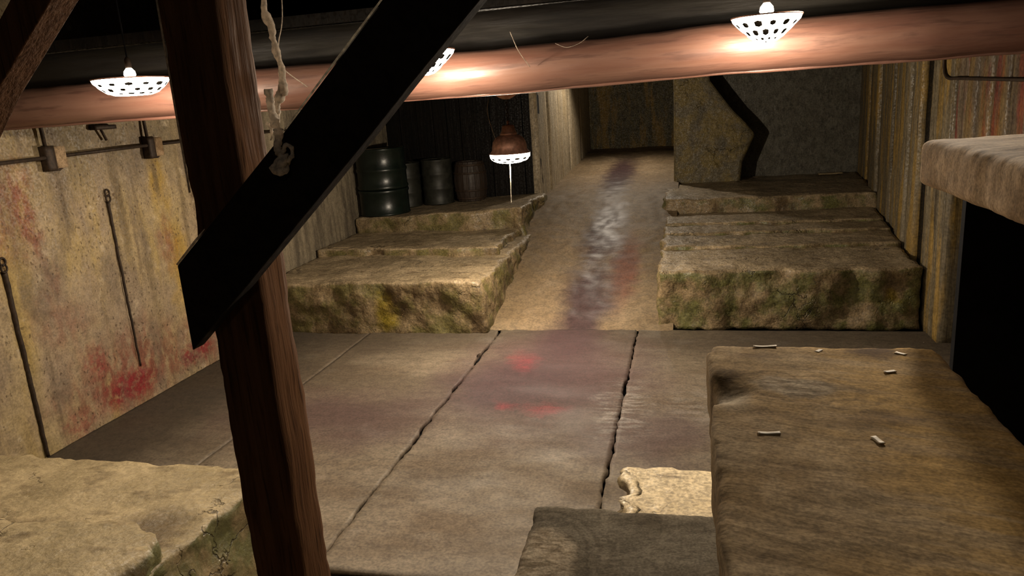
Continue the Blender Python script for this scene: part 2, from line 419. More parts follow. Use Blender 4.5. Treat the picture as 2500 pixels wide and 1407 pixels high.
def tube(pts, rad, seg=8, caps=True):
    pts = [Vector(p) for p in pts]
    if not hasattr(rad, '__len__'): rad = [rad] * len(pts)
    verts, faces = [], []; prev = None
    for i, p in enumerate(pts):
        d = (pts[min(i + 1, len(pts) - 1)] - pts[max(i - 1, 0)]).normalized()
        if prev is None:
            u = d.cross(Vector((0, 0, 1)) if abs(d.z) < .9 else Vector((1, 0, 0))).normalized()
        else:
            u = (prev - d * prev.dot(d)).normalized()
        prev = u; v = d.cross(u)
        for k in range(seg):
            a = 2 * math.pi * k / seg
            verts.append(p + (u * math.cos(a) + v * math.sin(a)) * rad[i])
    for i in range(len(pts) - 1):
        for k in range(seg):
            a, b = i * seg + k, i * seg + (k + 1) % seg
            faces.append((a, b, b + seg, a + seg))
    if caps:
        faces.append(tuple(range(seg))[::-1]); faces.append(tuple((len(pts) - 1) * seg + k for k in range(seg)))
    return verts, faces
def lathe(prof, base, seg=32, close=True):
    verts = []; faces = []
    for r, z in prof:
        for k in range(seg):
            a = 2 * math.pi * k / seg
            verts.append(Vector(base) + Vector((r * math.cos(a), r * math.sin(a), z)))
    for i in range(len(prof) - 1):
        for k in range(seg):
            a, b = i * seg + k, i * seg + (k + 1) % seg
            faces.append((a, b, b + seg, a + seg))
    if close:
        faces.append(tuple(range(seg))[::-1]); faces.append(tuple((len(prof) - 1) * seg + k for k in range(seg)))
    return verts, faces
def join(*parts):
    V, F = [], []
    for v, f in parts:
        o = len(V); V += list(v); F += [tuple(i + o for i in q) for q in f]
    return V, F
def arc_pts(ctrl, n=24):
    """smooth curve through control points (Catmull-Rom)"""
    P = [Vector(c) for c in ctrl]; P = [P[0] * 2 - P[1]] + P + [P[-1] * 2 - P[-2]]
    out = []
    for i in range(1, len(P) - 2):
        for k in range(n):
            t = k / n; a, b, c, d = P[i - 1:i + 3]
            out.append(.5 * ((2 * b) + (c - a) * t + (2 * a - 5 * b + 4 * c - d) * t * t + (3 * b - a - 3 * c + d) * t ** 3))
    out.append(P[-2]); return out

XL, XR = -4.4, 2.0
# ================================================================ SETTING
# ---- floor: slabs on a dark bed
v, f = rbox((XL - .3, -1.0, -.3), (3.6, 7.4, -.045), 1.5, 0)
fl = struct(obj('floor', v, f, 'black', smooth=False), 'stained concrete floor of long slabs')
edges = [(XL, .002, .002), (-3.2, .0015, .0015), (-1.85, .011, .006), (-.5, .010, .006), (2.3, .002, .002)]
for i in range(4):
    xa, ga, ja = edges[i]; xb, gb, jb = edges[i + 1]
    def fn(p, xa=xa, xb=xb, ga=ga, gb=gb, ja=ja, jb=jb):
        x, y, z = p
        if abs(x - xa) < .02: x += ga * max(.25, 1 + 2.2 * fbm((0, y, 0), 2.5, xa)) + ja * 2 * fbm((0, y, 0), 14, 3)
        if abs(x - xb) < .02: x -= gb * max(.25, 1 + 2.2 * fbm((0, y, 0), 2.5, xb + 2)) + jb * 2 * fbm((0, y, 0), 14, 5)
        return (x, y, z + .006 * fbm((x, y, 0), 1.1, i * 3.0))
    v, f = rbox((xa, 2.93, -.05), (xb, 6.86, 0), .035, .0015, 0, fn=fn)
    obj('floor_slab', v, f, 'floor', fl)
# near ramp going up towards the viewer
def fr(u, w_):
    x = -1.97 + 1.66 * u; y = 2.915 - 2.3 * w_ + .012 * fbm((x, 0, 0), 5, 2)
    return Vector((x, y, -.03 + .27 * (2.915 - y) + .008 * fbm((x, y, 0), 6, 1)))
v, f = sheet(fr, 40, 50)
struct(obj('floor_near_ramp', v, f, 'floor'), 'near ramp rising from the slab floor')
# far ramp up into the tunnel
def ramp_z(y):
    if y < 10.3: return .79 * (y - 6.84) / 3.46
    return .79 + .26 * (y - 10.3) / 6.0
def fr(u, w_):
    x = -2.12 + 1.95 * u; y = 6.83 + 9.6 * w_
    s = .01 if y < 6.95 else .022
    return Vector((x, y, ramp_z(y) + s * fbm((x, y, 0), 2.2, 4) + .006 * fbm((x, y, 0), 12, 4)))
v, f = sheet(fr, 56, 220)
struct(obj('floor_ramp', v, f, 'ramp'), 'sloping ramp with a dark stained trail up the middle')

# ---- left wall with two shallow grooves for the rusty bars
def fr(u, w_):
    y = -1.0 + 11.7 * u; z = -.05 + 3.4 * w_
    x = XL + .012 * fbm((0, y, z * .5), 3, 2) + .005 * fbm((0, y, z), 16, 5)
    for yy, z0, z1 in ((3.875, .0, 1.36), (4.89, .3, 1.68)):
        if z0 - .05 < z < z1 + .03: x -= .03 * max(0, 1 - abs(y - yy) / .045)
    return Vector((x, y, z))
v, f = sheet(fr, 560, 120)
f = [q[::-1] for q in f]
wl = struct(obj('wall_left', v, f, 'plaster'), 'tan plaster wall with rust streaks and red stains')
v, f = rbox((XL - .25, -1, -.05), (XL - .05, 10.7, 3.35), .8, 0); obj('wall_core', v, f, 'black', wl, smooth=False)
# ---- soot-dark back wall behind the drums, one board at a time
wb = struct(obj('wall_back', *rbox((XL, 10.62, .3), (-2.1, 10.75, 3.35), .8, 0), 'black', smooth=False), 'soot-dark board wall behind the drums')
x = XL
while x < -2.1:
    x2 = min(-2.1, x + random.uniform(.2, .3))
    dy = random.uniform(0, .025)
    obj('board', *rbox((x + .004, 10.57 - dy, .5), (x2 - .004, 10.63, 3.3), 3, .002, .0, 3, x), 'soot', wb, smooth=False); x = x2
# ---- tunnel
wt = struct(obj('wall_tunnel', *rbox((-2.32, 10.62, .3), (-2.17, 16.6, 3.35), 1.0, 0), 'black', smooth=False), 'pale plank wall of the tunnel')
for y0, y1, dx in ((10.52, 11.34, .0), (11.38, 12.3, .012), (12.31, 13.4, .004), (13.42, 14.75, .016), (15.0, 16.4, -.01)):
    obj('plank', *rbox((-2.2, y0, .5), (-2.1 + dx, y1, 3.3), .12, .012, .006, 3, y0), 'plank_t', wt)
we = struct(obj('wall_tunnel_end', *rbox((-2.3, 16.45, .3), (.6, 16.6, 3.35), .15, 0, .02, 2), 'tunnel_end'), 'yellowed damp wall closing the tunnel')
struct(obj('wall_tunnel_right', *rbox((-.2, 12.19, .3), (.0, 16.6, 3.35), .3, 0, .01, 2), 'recess'), 'right side of the tunnel behind the pier')
# ---- recess behind the right platform
struct(obj('wall_recess', *rbox((-.15, 12.2, .3), (2.75, 12.35, 3.35), .12, 0, .012, 1.6, 4), 'recess'), 'grey damp back wall of the recess')
# ---- right wall: planks
wr = struct(obj('wall_right', *join(rbox((2.5, 9.9, .3), (2.6, 12.4, 3.35), .8, 0), rbox((2.18, 6.56, -.05), (2.3, 7.6, 3.35), .8, 0),
            rbox((2.18, -1, 1.52), (2.3, 6.56, 3.35), .8, 0)), 'black', smooth=False), 'stained plank wall along the right side')
def wallx(y): return 2.0 + max(0, y - 7.3) * .087
ys = [(11.3, 12.25, .03), (10.62, 11.26, .05), (10.05, 10.58, -.02), (9.02, 9.9, .0), (8.5, 9.0, .015), (8.02, 8.48, -.01), (7.6, 8.0, .01)]
for y0, y1, dx in ys:
    fn = lambda p: (p[0] + (wallx(p[1]) - 2.0), p[1], p[2])
    obj('plank', *rbox((2.0 + dx, y0, -.03), (2.12, y1, 3.3), .09, .014, .008, 4, y0, fn), 'plank_r', wr)
# dark slot between the plank walls
obj('dark_batten', *rbox((2.09, 7.2, -.03), (2.2, 7.62, 3.3), .2, .01, .004, 3, 2), 'soot', wr)
y = 6.57; k = 0
for y0, y1, z0 in ((6.93, 7.2, -.03), (6.57, 6.92, -.03), (6.3, 6.56, 1.5), (6.08, 6.29, 1.5), (5.8, 6.07, 1.5), (5.5, 5.79, 1.5), (5.2, 5.49, 1.5), (4.9, 5.19, 1.5),
               (4.5, 4.89, 1.5), (4.1, 4.49, 1.5), (3.6, 4.09, 1.5), (3.1, 3.59, 1.5)):
    dx = random.uniform(-.012, .012)
    obj('plank', *rbox((2.0 + dx, y0, z0), (2.17, y1, 3.3), .09, .012, .005, 4, y0), 'plank_r' if z0 < 0 else 'plank_red', wr)
# jamb of the low dark opening and the unlit space behind it
obj('jamb', *rbox((1.99, 6.535, -.03), (2.19, 6.575, 3.2), .09, .008, .003, 4, 3), 'plank_r', wr)
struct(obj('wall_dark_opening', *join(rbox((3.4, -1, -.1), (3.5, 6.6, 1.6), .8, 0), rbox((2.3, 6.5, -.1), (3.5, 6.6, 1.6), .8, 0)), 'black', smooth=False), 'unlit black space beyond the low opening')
struct(obj('wall_black_partition', *rbox((.945, 2.9, .57), (2.0, 2.94, 1.88), .3, .005), 'black', smooth=False), 'black partition under the sawn shelf')
# ---- ceiling
struct(obj('ceiling', *rbox((XL - .3, -1.2, 3.3), (3.6, 16.7, 3.4), 2, 0), 'black', smooth=False), 'unlit black ceiling')

struct(obj('ceiling_light_blocker', *rbox((XL - .05, 4.12, 2.7), (2.4, 10.6, 2.76), 2, 0), 'soot', smooth=False), 'dark slab added behind the header board to block the pendant light')  # added slab, keeps the pendant's light off the upper walls
# ================================================================ STEPS
def sag(lo_, hi_, amp=.02, seed=1.0):
    def fn(p): return (p[0], p[1], p[2] + (amp * fbm((p[0], p[1], 0), 1.4, seed) if p[2] > .2 else 0))
    return fn
t = thing('stone_steps', 'mossy stone steps left of the ramp, below the drums', 'steps', (-3.2, 6.7, 0), 'far stone steps')
def rag(p, xe, sgn, seed):
    # ragged edge on the ramp side
    x = p[0]
    wgt = max(0, min(1, 1 + sgn * (p[0] - xe) / .22))
    x = p[0] - wgt * sgn * (.06 + .06 * fbm((0, p[1], p[2] * 1.5), 3.2, seed)) * (.35 + p[2])
    return x
fn = lambda p: (rag(p, -1.95, 1, 2), p[1] + (.05 * fbm((p[0], 0, p[2]), 2.2, 6) if p[1] < 6.8 else 0), p[2] + (.018 * fbm((p[0], p[1], 0), 1.3, 3) if p[2] > .3 else 0))
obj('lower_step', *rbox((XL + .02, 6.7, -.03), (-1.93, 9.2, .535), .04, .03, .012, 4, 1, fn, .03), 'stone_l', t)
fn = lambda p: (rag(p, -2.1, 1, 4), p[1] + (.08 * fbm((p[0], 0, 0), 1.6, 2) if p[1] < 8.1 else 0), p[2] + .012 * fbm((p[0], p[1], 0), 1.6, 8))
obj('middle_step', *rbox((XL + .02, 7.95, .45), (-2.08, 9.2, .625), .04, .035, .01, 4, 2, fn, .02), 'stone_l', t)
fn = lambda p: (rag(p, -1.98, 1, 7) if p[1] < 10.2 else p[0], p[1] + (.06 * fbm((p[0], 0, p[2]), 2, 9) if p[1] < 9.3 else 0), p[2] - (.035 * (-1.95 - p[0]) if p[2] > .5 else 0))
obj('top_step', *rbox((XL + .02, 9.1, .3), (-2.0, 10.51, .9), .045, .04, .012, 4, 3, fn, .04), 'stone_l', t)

t = thing('stone_steps', 'cracked stone steps right of the ramp, against the plank wall', 'steps', (.9, 6.95, 0), 'far stone steps')
def fnr(p, xe=-.33, seed=3.0, yf=6.95):
    x = p[0]; w2 = wallx(max(p[1], 6.9)) - 2.0
    wgt = max(0, min(1, 1 - (p[0] - xe) / .22))
    x += wgt * (.03 + .05 * fbm((0, p[1], p[2] * 1.5), 3.4, seed)) * (.3 + p[2])
    x += w2 * max(0, min(1, (p[0] - 1.2) / .7))
    y = p[1] + (.05 * fbm((p[0], 0, p[2]), 2.4, seed + 1) if p[1] < yf + .1 else 0)
    return (x, y, p[2] + (.014 * fbm((p[0], p[1], 0), 1.4, seed) if p[2] > .3 else 0))
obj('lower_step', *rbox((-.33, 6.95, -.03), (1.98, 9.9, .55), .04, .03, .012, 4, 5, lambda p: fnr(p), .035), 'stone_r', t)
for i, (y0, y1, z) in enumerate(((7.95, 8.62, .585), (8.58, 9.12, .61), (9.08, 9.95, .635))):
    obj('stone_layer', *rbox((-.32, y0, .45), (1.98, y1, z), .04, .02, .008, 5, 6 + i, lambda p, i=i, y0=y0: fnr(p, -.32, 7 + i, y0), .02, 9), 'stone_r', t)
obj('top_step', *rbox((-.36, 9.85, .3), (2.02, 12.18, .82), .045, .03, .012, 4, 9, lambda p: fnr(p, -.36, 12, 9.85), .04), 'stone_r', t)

t = thing('stone_steps', 'pale worn stone steps in the lower left corner, before the stained wall', 'steps', (-3.1, 2.9, 0))
fn = lambda p: (rag(p, -1.97, 1, 12), p[1] + (.025 * fbm((p[0], 0, p[2]), 4, 6) if p[1] > 2.8 else 0), p[2] + (.012 * fbm((p[0], p[1], 0), 2, 3) if p[2] > .3 else 0))
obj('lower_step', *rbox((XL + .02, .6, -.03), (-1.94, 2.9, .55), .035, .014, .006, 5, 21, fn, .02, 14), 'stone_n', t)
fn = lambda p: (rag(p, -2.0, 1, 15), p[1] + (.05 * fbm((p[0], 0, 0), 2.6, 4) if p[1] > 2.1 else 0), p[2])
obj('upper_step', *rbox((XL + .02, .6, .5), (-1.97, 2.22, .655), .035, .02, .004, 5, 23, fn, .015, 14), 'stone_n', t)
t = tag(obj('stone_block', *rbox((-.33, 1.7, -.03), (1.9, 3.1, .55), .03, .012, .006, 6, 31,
        lambda p: (p[0] + ((.035 + .06 * fbm((0, p[1], p[2]), 7, 3)) if p[0] < -.25 else 0), p[1] + (.02 * fbm((p[0], 0, 0), 4, 2) if p[1] > 3 else 0), p[2]), .05, 16), 'stone_p'),
        'pale broken stone block on the floor behind the small grey timber', 'stone block')

# ---- pier with a sloping buttress at its side
prof = [(-.24, .78), (.72, .78), (.76, 1.1), (.93, 1.5), (.80, 1.68), (.62, 1.86), (.44, 2.08), (.30, 2.3), (.24, 2.7), (.22, 3.3), (-.22, 3.3), (-.23, 2.0)]
def ring(y, s):
    return [Vector((px + s * .02 * fbm((px, y, pz), 3, 2), y + .02 * fbm((px, 0, pz), 4, 5), pz)) for px, pz in prof]
a, b = ring(11.55, 1), ring(12.28, 1); n_ = len(prof)
verts = a + b; faces = [tuple(range(n_)), tuple(range(2 * n_ - 1, n_ - 1, -1))] + [(i, i + n_, (i + 1) % n_ + n_, (i + 1) % n_) for i in range(n_)]
faces = [q[::-1] for q in faces]
pier = obj('stone_pier', verts, faces, 'pier', smooth=False)
bm_ = pier.modifiers.new('bevel', 'BEVEL'); bm_.width = .05; bm_.segments = 3
struct(tag(pier, 'damp stone pier with a sloping buttress between tunnel and recess', 'pier'))
del pier['category']
# pale plate standing in for light leaking onto the recess floor
tag(obj('light_sliver', *rbox((1.86, 11.86, .828), (2.2, 12.04, .85), .04, .008, .01, 5, 3), 'stone_p'), 'small pale plate standing in for a sliver of light in the recess corner', 'light sliver')

# ================================================================ TIMBER FRAME
# round log beam
pts = []; rad = []
n_ = 90
for i in range(n_ + 1):
    x = XL + .02 + (2.0 - XL - .06) * i / n_
    pts.append((x, 4.0 + .008 * fbm((x, 0, 0), .8, 2), 2.362 + .006 * fbm((x, 0, 0), 1.0, 5) + .018 * max(0, min(1, x + .9))))
    rad.append(.118 + .004 * fbm((x, 0, 0), 1.7, 7))
v, f = tube(pts, rad, 40)
v = [p + nz(p, 6, 2) * .003 for p in v]
lb = thing('log_beam', 'red-brown round log beam crossing the whole room', 'beam', (-1.2, 4.0, 2.22))
obj('log', v, f, 'beam', lb)
obj('edge_strip', *rbox((XL + .03, 3.97, 2.236), (1.94, 4.02, 2.256), .08, .006, .005, 4, 4, lambda p: (p[0], p[1], p[2] + .018 * max(0, min(1, p[0] + .9)))), 'beam', lb)
tag(obj('header_board', *rbox((XL + .02, 4.13, 2.47), (1.97, 4.22, 2.69), .08, .01, .005, 2, 3), 'board'), 'dark board lying on top of the log beam', 'board')
tag(obj('ceiling_joist', *rbox((XL + .02, 6.12, 2.285), (1.97, 6.28, 2.43), .15, .01, .005, 2, 6), 'board'), 'dark joist holding the copper pendant lamp', 'joist')

pt = thing('timber_post', 'rough brown square post in the left foreground', 'post', (-1.37, 2.03, -.02))
fn = lambda p: (p[0] + .006 * fbm((0, p[1], p[2]), 1.6, 3), p[1], p[2])
obj('shaft', *rbox((-1.465, 1.95, .15), (-1.275, 2.11, 3.3), .03, .014, .004, 5, 11, fn, .012, 9), 'post', pt)
obj('foot', *rbox((-1.5, 1.92, -.03), (-1.24, 2.14, .3), .05, .02, .006, 5, 12), 'post', pt)
obj('lit_rim_cable', *tube(arc_pts([(-1.458, 1.945, 2.0), (-1.457, 1.944, 2.3), (-1.457, 1.945, 2.7), (-1.457, 1.945, 3.28)], 8), .003, 6), 'web', pt)  # pale cable stands in for light along the post's left rim
# diagonal braces
def brace(name, poly, y0, y1, label, mat, extra=None):
    nn = len(poly)
    o = thing(name, label, 'brace', (poly[0][0], y0, poly[0][1]))
    V = [Vector((x, y0, z)) for x, z in poly] + [Vector((x, y1, z)) for x, z in poly]
    F = [tuple(range(nn)), tuple(range(2 * nn - 1, nn - 1, -1))] + [(i, i + nn, (i + 1) % nn + nn, (i + 1) % nn) for i in range(nn)]
    p = obj('board', V, [q[::-1] for q in F], mat, o, smooth=False)
    b = p.modifiers.new('bevel', 'BEVEL'); b.width = .004; b.segments = 2
    return o
br = brace('diagonal_brace', [(-1.50, 1.52), (-1.375, 1.635), (-1.27, 1.73), (-.83, 2.14), (-.70, 2.265), (-.50, 2.45), (.33, 3.28), (.04, 3.28), (-.74, 2.485), (-1.08, 2.165), (-1.50, 1.79)],
           1.885, 1.945, 'black diagonal brace nailed across the rough brown post', 'brace')
obj('lit_edge_cord', *tube([(-1.098, 1.886, 2.153), (-.92, 1.886, 2.322), (-.743, 1.886, 2.489), (-.4, 1.886, 2.838)], [.0015, .003, .0025, .0025], 6), 'cord', br)  # pale cords stand in for the brace's lit upper edge
obj('lit_edge_cord', *tube([(-1.50, 1.886, 1.793), (-1.42, 1.886, 1.866), (-1.385, 1.886, 1.898)], [.003, .004, .001], 6), 'web', br)
brace('diagonal_brace', [(-3.0, 1.28), (-2.35, 2.06), (-2.10, 2.33), (-1.79, 2.61), (-1.1, 3.28), (-1.38, 3.28), (-1.95, 2.61), (-2.10, 2.47), (-3.0, 1.52)],
      1.96, 2.06, 'dark brown diagonal brace in the upper left corner', 'post')
lp = thing('timber_post', 'brown post at the left edge carrying the corner brace', 'post', (-2.98, 2.0, .5))
obj('shaft', *rbox((-3.08, 2.07, .65), (-2.88, 2.23, 3.3), .05, .012, .004, 5, 14), 'post', lp)

# ---- foreground timbers
rt = thing('timber_plank', 'broad weathered plank with a big knot, in the right foreground', 'plank', (.23, .6, -.02))
def fn(p):
    x, y, z = p
    x += .006 * fbm((0, y, z), 4, 3) if x < .08 else 0
    if x < .11 and 1.16 < y < 1.31:                               # torn chip in the left edge
        k = max(0, 1 - abs(y - 1.235) / .07) * max(0, (.11 - x) / .08)
        z -= .022 * min(1, k * 1.6); x += .012 * k
    if y > 1.43: x += .0 if x > .1 else .01
    y += .012 * fbm((x, 0, z), 7, 5) if y > 1.4 else 0
    z += .0012 * fbm((x * .4, y, 0), 12, 4) + .001 * fbm((x * .2, y, 0), 40, 6)
    return (x, y, z)
obj('top_board', *rbox((.03, -.4, 1.57), (.445, 1.465, 1.70), .011, .016, 0, 3, 0, fn, .004, 14), 'timber_a', rt)
for yy in (.1, .62): obj('leg', *rbox((.12, yy, -.045), (.26, yy + .14, 1.58), .1, .01, .003, 4, yy), 'timber_b', rt)
ct = thing('timber_plank', 'short grey plank lower down, left of the broad weathered plank', 'plank', (.05, 1.3, -.02))
def fn(p):
    x, y, z = p
    if x < -.3: x += .008 * fbm((0, y, z), 9, 3)
    if y > 1.6: y += .006 * fbm((x, 0, z), 9, 8)
    return (x, y, z + .004 * fbm((x * .5, y, 0), 10, 2))
obj('top_board', *rbox((-.385, .9, 1.09), (.42, 1.655, 1.20), .014, .014, 0, 3, 2, fn, .008, 16), 'timber_b', ct)
for xx in (-.1, .3): obj('leg', *rbox((xx, 1.12, -.045), (xx + .1, 1.24, 1.1), .1, .008, .002, 4, xx), 'timber_b', ct)
st = thing('timber_shelf', 'thick sawn plank shelf jutting in at the right edge', 'shelf', (1.0, 1.4, -.02))
def fn(p):
    x, y, z = p
    x += .006 * fbm((0, y, z * .3), 6, 9)
    if z > 2.0: z += .0035 * fbm((x * .5, y, 0), 9, 4)
    y += .05 * (x - .54)
    return (x, y, z)
obj('top_board', *rbox((.54, .5, 1.935), (1.35, 2.0, 2.045), .012, .024, 0, 3, 2, fn), 'timber_c', st)
for xx in (.95, 1.2): obj('leg', *rbox((xx, .9, -.045), (xx + .1, 1.02, 1.94), .1, .008, .002, 4, xx), 'timber_b', st)

# ================================================================ LAMPS
def bowl(base, R, prof, rows, cols, glow):
    """perforated bowl: each cell is a frame round a small recessed opening"""
    V, F, I = [], [], []
    def pt(u, vv, off=0.0):
        i = min(len(prof) - 2, int(vv)); t_ = vv - i
        r = prof[i][0] + (prof[i + 1][0] - prof[i][0]) * t_; z = prof[i][1] + (prof[i + 1][1] - prof[i][1]) * t_
        a = 2 * math.pi * u
        return Vector(base) + Vector(((r * R - off) * math.cos(a), (r * R - off) * math.sin(a), z * R + off))
    L = len(prof) - 1
    for j in range(rows):
        for k in range(cols):
            sh = .5 * (j % 2)
            v0, v1 = L * j / rows, L * (j + 1) / rows
            cu, cv = (k + sh + .5) / cols, (v0 + v1) / 2
            o = len(V)
            outer = [((k + sh) / cols, v0), ((k + sh + .5) / cols, v0), ((k + sh + 1) / cols, v0), ((k + sh + 1) / cols, v1), ((k + sh + .5) / cols, v1), ((k + sh) / cols, v1)]
            hs = .52 if 0 < j < rows - 1 else .0
            hw = hs * (.75 + .5 * random.random())
            inner = [(cu + .5 / cols * hw * c_, cv + (v1 - v0) * .5 * hw * 1.25 * s_) for c_, s_ in ((-.9, -.6), (0, -1), (.9, -.6), (.9, .6), (0, 1), (-.9, .6))]
            if hs == 0:
                V += [pt(*q) for q in outer]; F.append(tuple(range(o, o + 6))); I.append(0); continue
            V += [pt(*q) for q in outer] + [pt(*q) for q in inner] + [pt(q[0], q[1], .004) for q in inner]
            for q in range(6):
                n2 = (q + 1) % 6
                F.append((o + q, o + n2, o + 6 + n2, o + 6 + q)); I.append(0)
                F.append((o + 6 + q, o + 6 + n2, o + 12 + n2, o + 12 + q)); I.append(1)
            F.append(tuple(range(o + 12, o + 18))); I.append(1)
    return V, F, I
def lamp(name, label, loc, R, prof, ztop, dome=False, glow='glow', cols=13, rows=6, watt=30.0):
    t = thing(name, label, 'lamp', loc, 'lit bowl lamps')
    x, y, z = loc
    V, F, I = bowl(loc, R, prof, rows, cols, glow)
    obj('bowl', V, F, glow, t, smooth=False, mats=['hole'], idx=I)
    obj('rim', *lathe([(R * .98, .0), (R * 1.02, .0), (R * 1.02, .006), (R * .98, .006), (R * .98, .0)], loc, 40, False), 'copper', t)
    obj('light_stop_plate', *lathe([(R * .99, -.004), (R * .99, .003), (.03, .006)], loc, 40, True), 'copper', t)  # added plate, stops the bowl's glow from going upward
    ld = bpy.data.lights.new('lamp_light', 'POINT'); ld.color = WARM; ld.energy = watt; ld.shadow_soft_size = .03
    lo_ = bpy.data.objects.new('lamp_light', ld); C.objects.link(lo_); lo_.parent = t
    lo_.location = (0, 0, prof[-1][1] * R - .04)
    if not dome:
        obj('bulb', *lathe([(.006, .004), (.022, .008), (.03, .025), (.027, .042), (.014, .058), (.004, .062)], loc, 20), 'bulb', t)
        obj('socket', *lathe([(.012, .058), (.016, .062), (.016, .10), (.006, .115)], loc, 16), 'iron', t)
        obj('cord', *tube([(x, y, z + .11), (x, y, ztop)], .004, 6), 'black', t)
    return t
M['bulb'] = m_emit('hot_bulb', WARM, 14)
cone = [(1.0, 0), (.96, -.10), (.72, -.34), (.48, -.56), (.30, -.68), (.12, -.73), (.0, -.735)]
flat = [(1.0, 0), (.97, -.08), (.84, -.22), (.66, -.36), (.48, -.42), (.25, -.43), (.0, -.43)]
shal = [(1.0, 0), (1.0, -.14), (.93, -.26), (.78, -.38), (.5, -.45), (.25, -.48), (.0, -.48)]
lamp('bowl_lamp', 'lit bowl lamp hanging at the upper right before the beam', (.325, 3.55, 2.478), .146, cone, 3.3)
lamp('bowl_lamp', 'lit bowl lamp hanging left of the post, before the beam', (-2.86, 3.5, 2.445), .188, flat, 3.3, watt=28.0)
lamp('bowl_lamp', 'lit bowl lamp mostly hidden behind the diagonal brace', (-1.245, 3.55, 2.46), .15, cone, 3.3)
# copper pendant
px, py, pz = -1.485, 6.2, 1.775
pd = lamp('pendant_lamp', 'copper dome pendant lamp over the foot of the ramp', (px, py, pz), .172, shal, 0, True, 'glow_p', 13, 5, 250.0)
obj('dome', *lathe([(.172, .0), (.165, .012), (.15, .03), (.147, .06), (.138, .1), (.118, .132), (.085, .15), (.068, .155), (.066, .175), (.06, .185), (.052, .225), (.045, .235), (.0, .238)], (px, py, pz), 48, False), 'copper', pd)
obj('collar', *lathe([(.071, .155), (.073, .162), (.071, .17)], (px, py, pz), 40, False), 'copper', pd)
obj('stem', *tube([(px, py, pz + .232), (px, py, pz + .27)], .012, 12), 'copper', pd)
zc = pz + .27; k = 0
while zc < 2.215:
    pts = []
    for q in range(12):
        a = 2 * math.pi * q / 11
        u = .011 * math.cos(a); h = .02 * math.sin(a)
        pts.append((px + (u if k % 2 else 0), py + (0 if k % 2 else u), zc + .015 + h))
    obj('chain_link', *tube(pts, .003, 6, False), 'iron', pd); zc += .03; k += 1
obj('canopy', *lathe([(.0, -.045), (.03, -.043), (.06, -.03), (.09, -.01), (.1, .005), (.1, .02), (.0, .022)], (px, py, 2.265), 32, False), 'copper', pd)
obj('pull_cord', *tube([(px, py - .02, pz - .07), (px - .005, py - .02, pz - .22), (px - .012, py - .02, pz - .42)], .0045, 6), 'cord', pd)

# ================================================================ DRUMS AND BARREL
def drum(label, loc, R, H, mat, ribs):
    t = thing('steel_drum', label, 'drum', loc, 'drums on the left platform')
    prof = [(.0, .0), (R * .95, .0), (R * 1.02, .004), (R * 1.02, .02), (R, .026)]
    for q in ribs:
        z = q * H
        prof += [(R, z - .03), (R * 1.035, z - .012), (R * 1.035, z + .012), (R, z + .03)]
    prof += [(R, H - .03), (R * 1.02, H - .022), (R * 1.02, H), (R * .97, H), (R * .96, H - .015)]
    obj('shell', *lathe(prof, loc, 48, False), mat, t)
    obj('lid', *lathe([(R * .965, H - .018), (R * .9, H - .012), (.0, H - .012)], loc, 48, False), mat, t)
    obj('bung', *lathe([(.03, H - .012), (.03, H + .003), (.0, H + .004)], (loc[0] + R * .55, loc[1] - R * .3, loc[2]), 16, False), mat, t)
    return t
drum('large dark green drum with raised ribs, nearest on the platform', (-4.05, 9.42, .836), .33, .88, 'drum_green', (.36, .42, .68))
drum('slim grey drum half hidden behind the large green drum', (-3.95, 10.02, .84), .205, .62, 'drum_grey', (.33, .67))
drum('pale grey drum between the slim drum and the wooden barrel', (-3.51, 10.12, .853), .215, .63, 'drum_dark', (.36, .68))
bx_, by_, bz_, bh = -3.05, 10.22, .87, .55
bb = thing('wooden_barrel', 'small dark wooden barrel right of the drums', 'barrel', (bx_, by_, bz_))
def br_(h): return .195 + .045 * (1 - (2 * h - 1) ** 2)
NS = 18
for s in range(NS):
    a0, a1 = 2 * math.pi * (s + .03) / NS, 2 * math.pi * (s + .97) / NS
    V, F = [], []
    for i in range(9):
        h = i / 8
        for a, dr in ((a0, 0), (a1, 0), (a1, -.02), (a0, -.02)):
            r = br_(h) + dr
            V.append(Vector((bx_ + r * math.cos(a), by_ + r * math.sin(a), bz_ + h * bh)))
    for i in range(8):
        for q in range(4): F.append((i * 4 + q, i * 4 + (q + 1) % 4, i * 4 + 4 + (q + 1) % 4, i * 4 + 4 + q))
    F += [(3, 2, 1, 0), (32, 33, 34, 35)]
    obj('stave', V, F, 'stave', bb, smooth=False)
for h in (.08, .28, .72, .92):
    r = br_(h)
    obj('hoop', *lathe([(r + .002, h * bh - .014), (r + .006, h * bh - .014), (r + .006, h * bh + .014), (r + .002, h * bh + .014)], (bx_, by_, bz_), 40, False), 'iron', bb)
obj('head', *lathe([(.19, bh - .03), (.0, bh - .03)], (bx_, by_, bz_), 32, False), 'stave', bb)

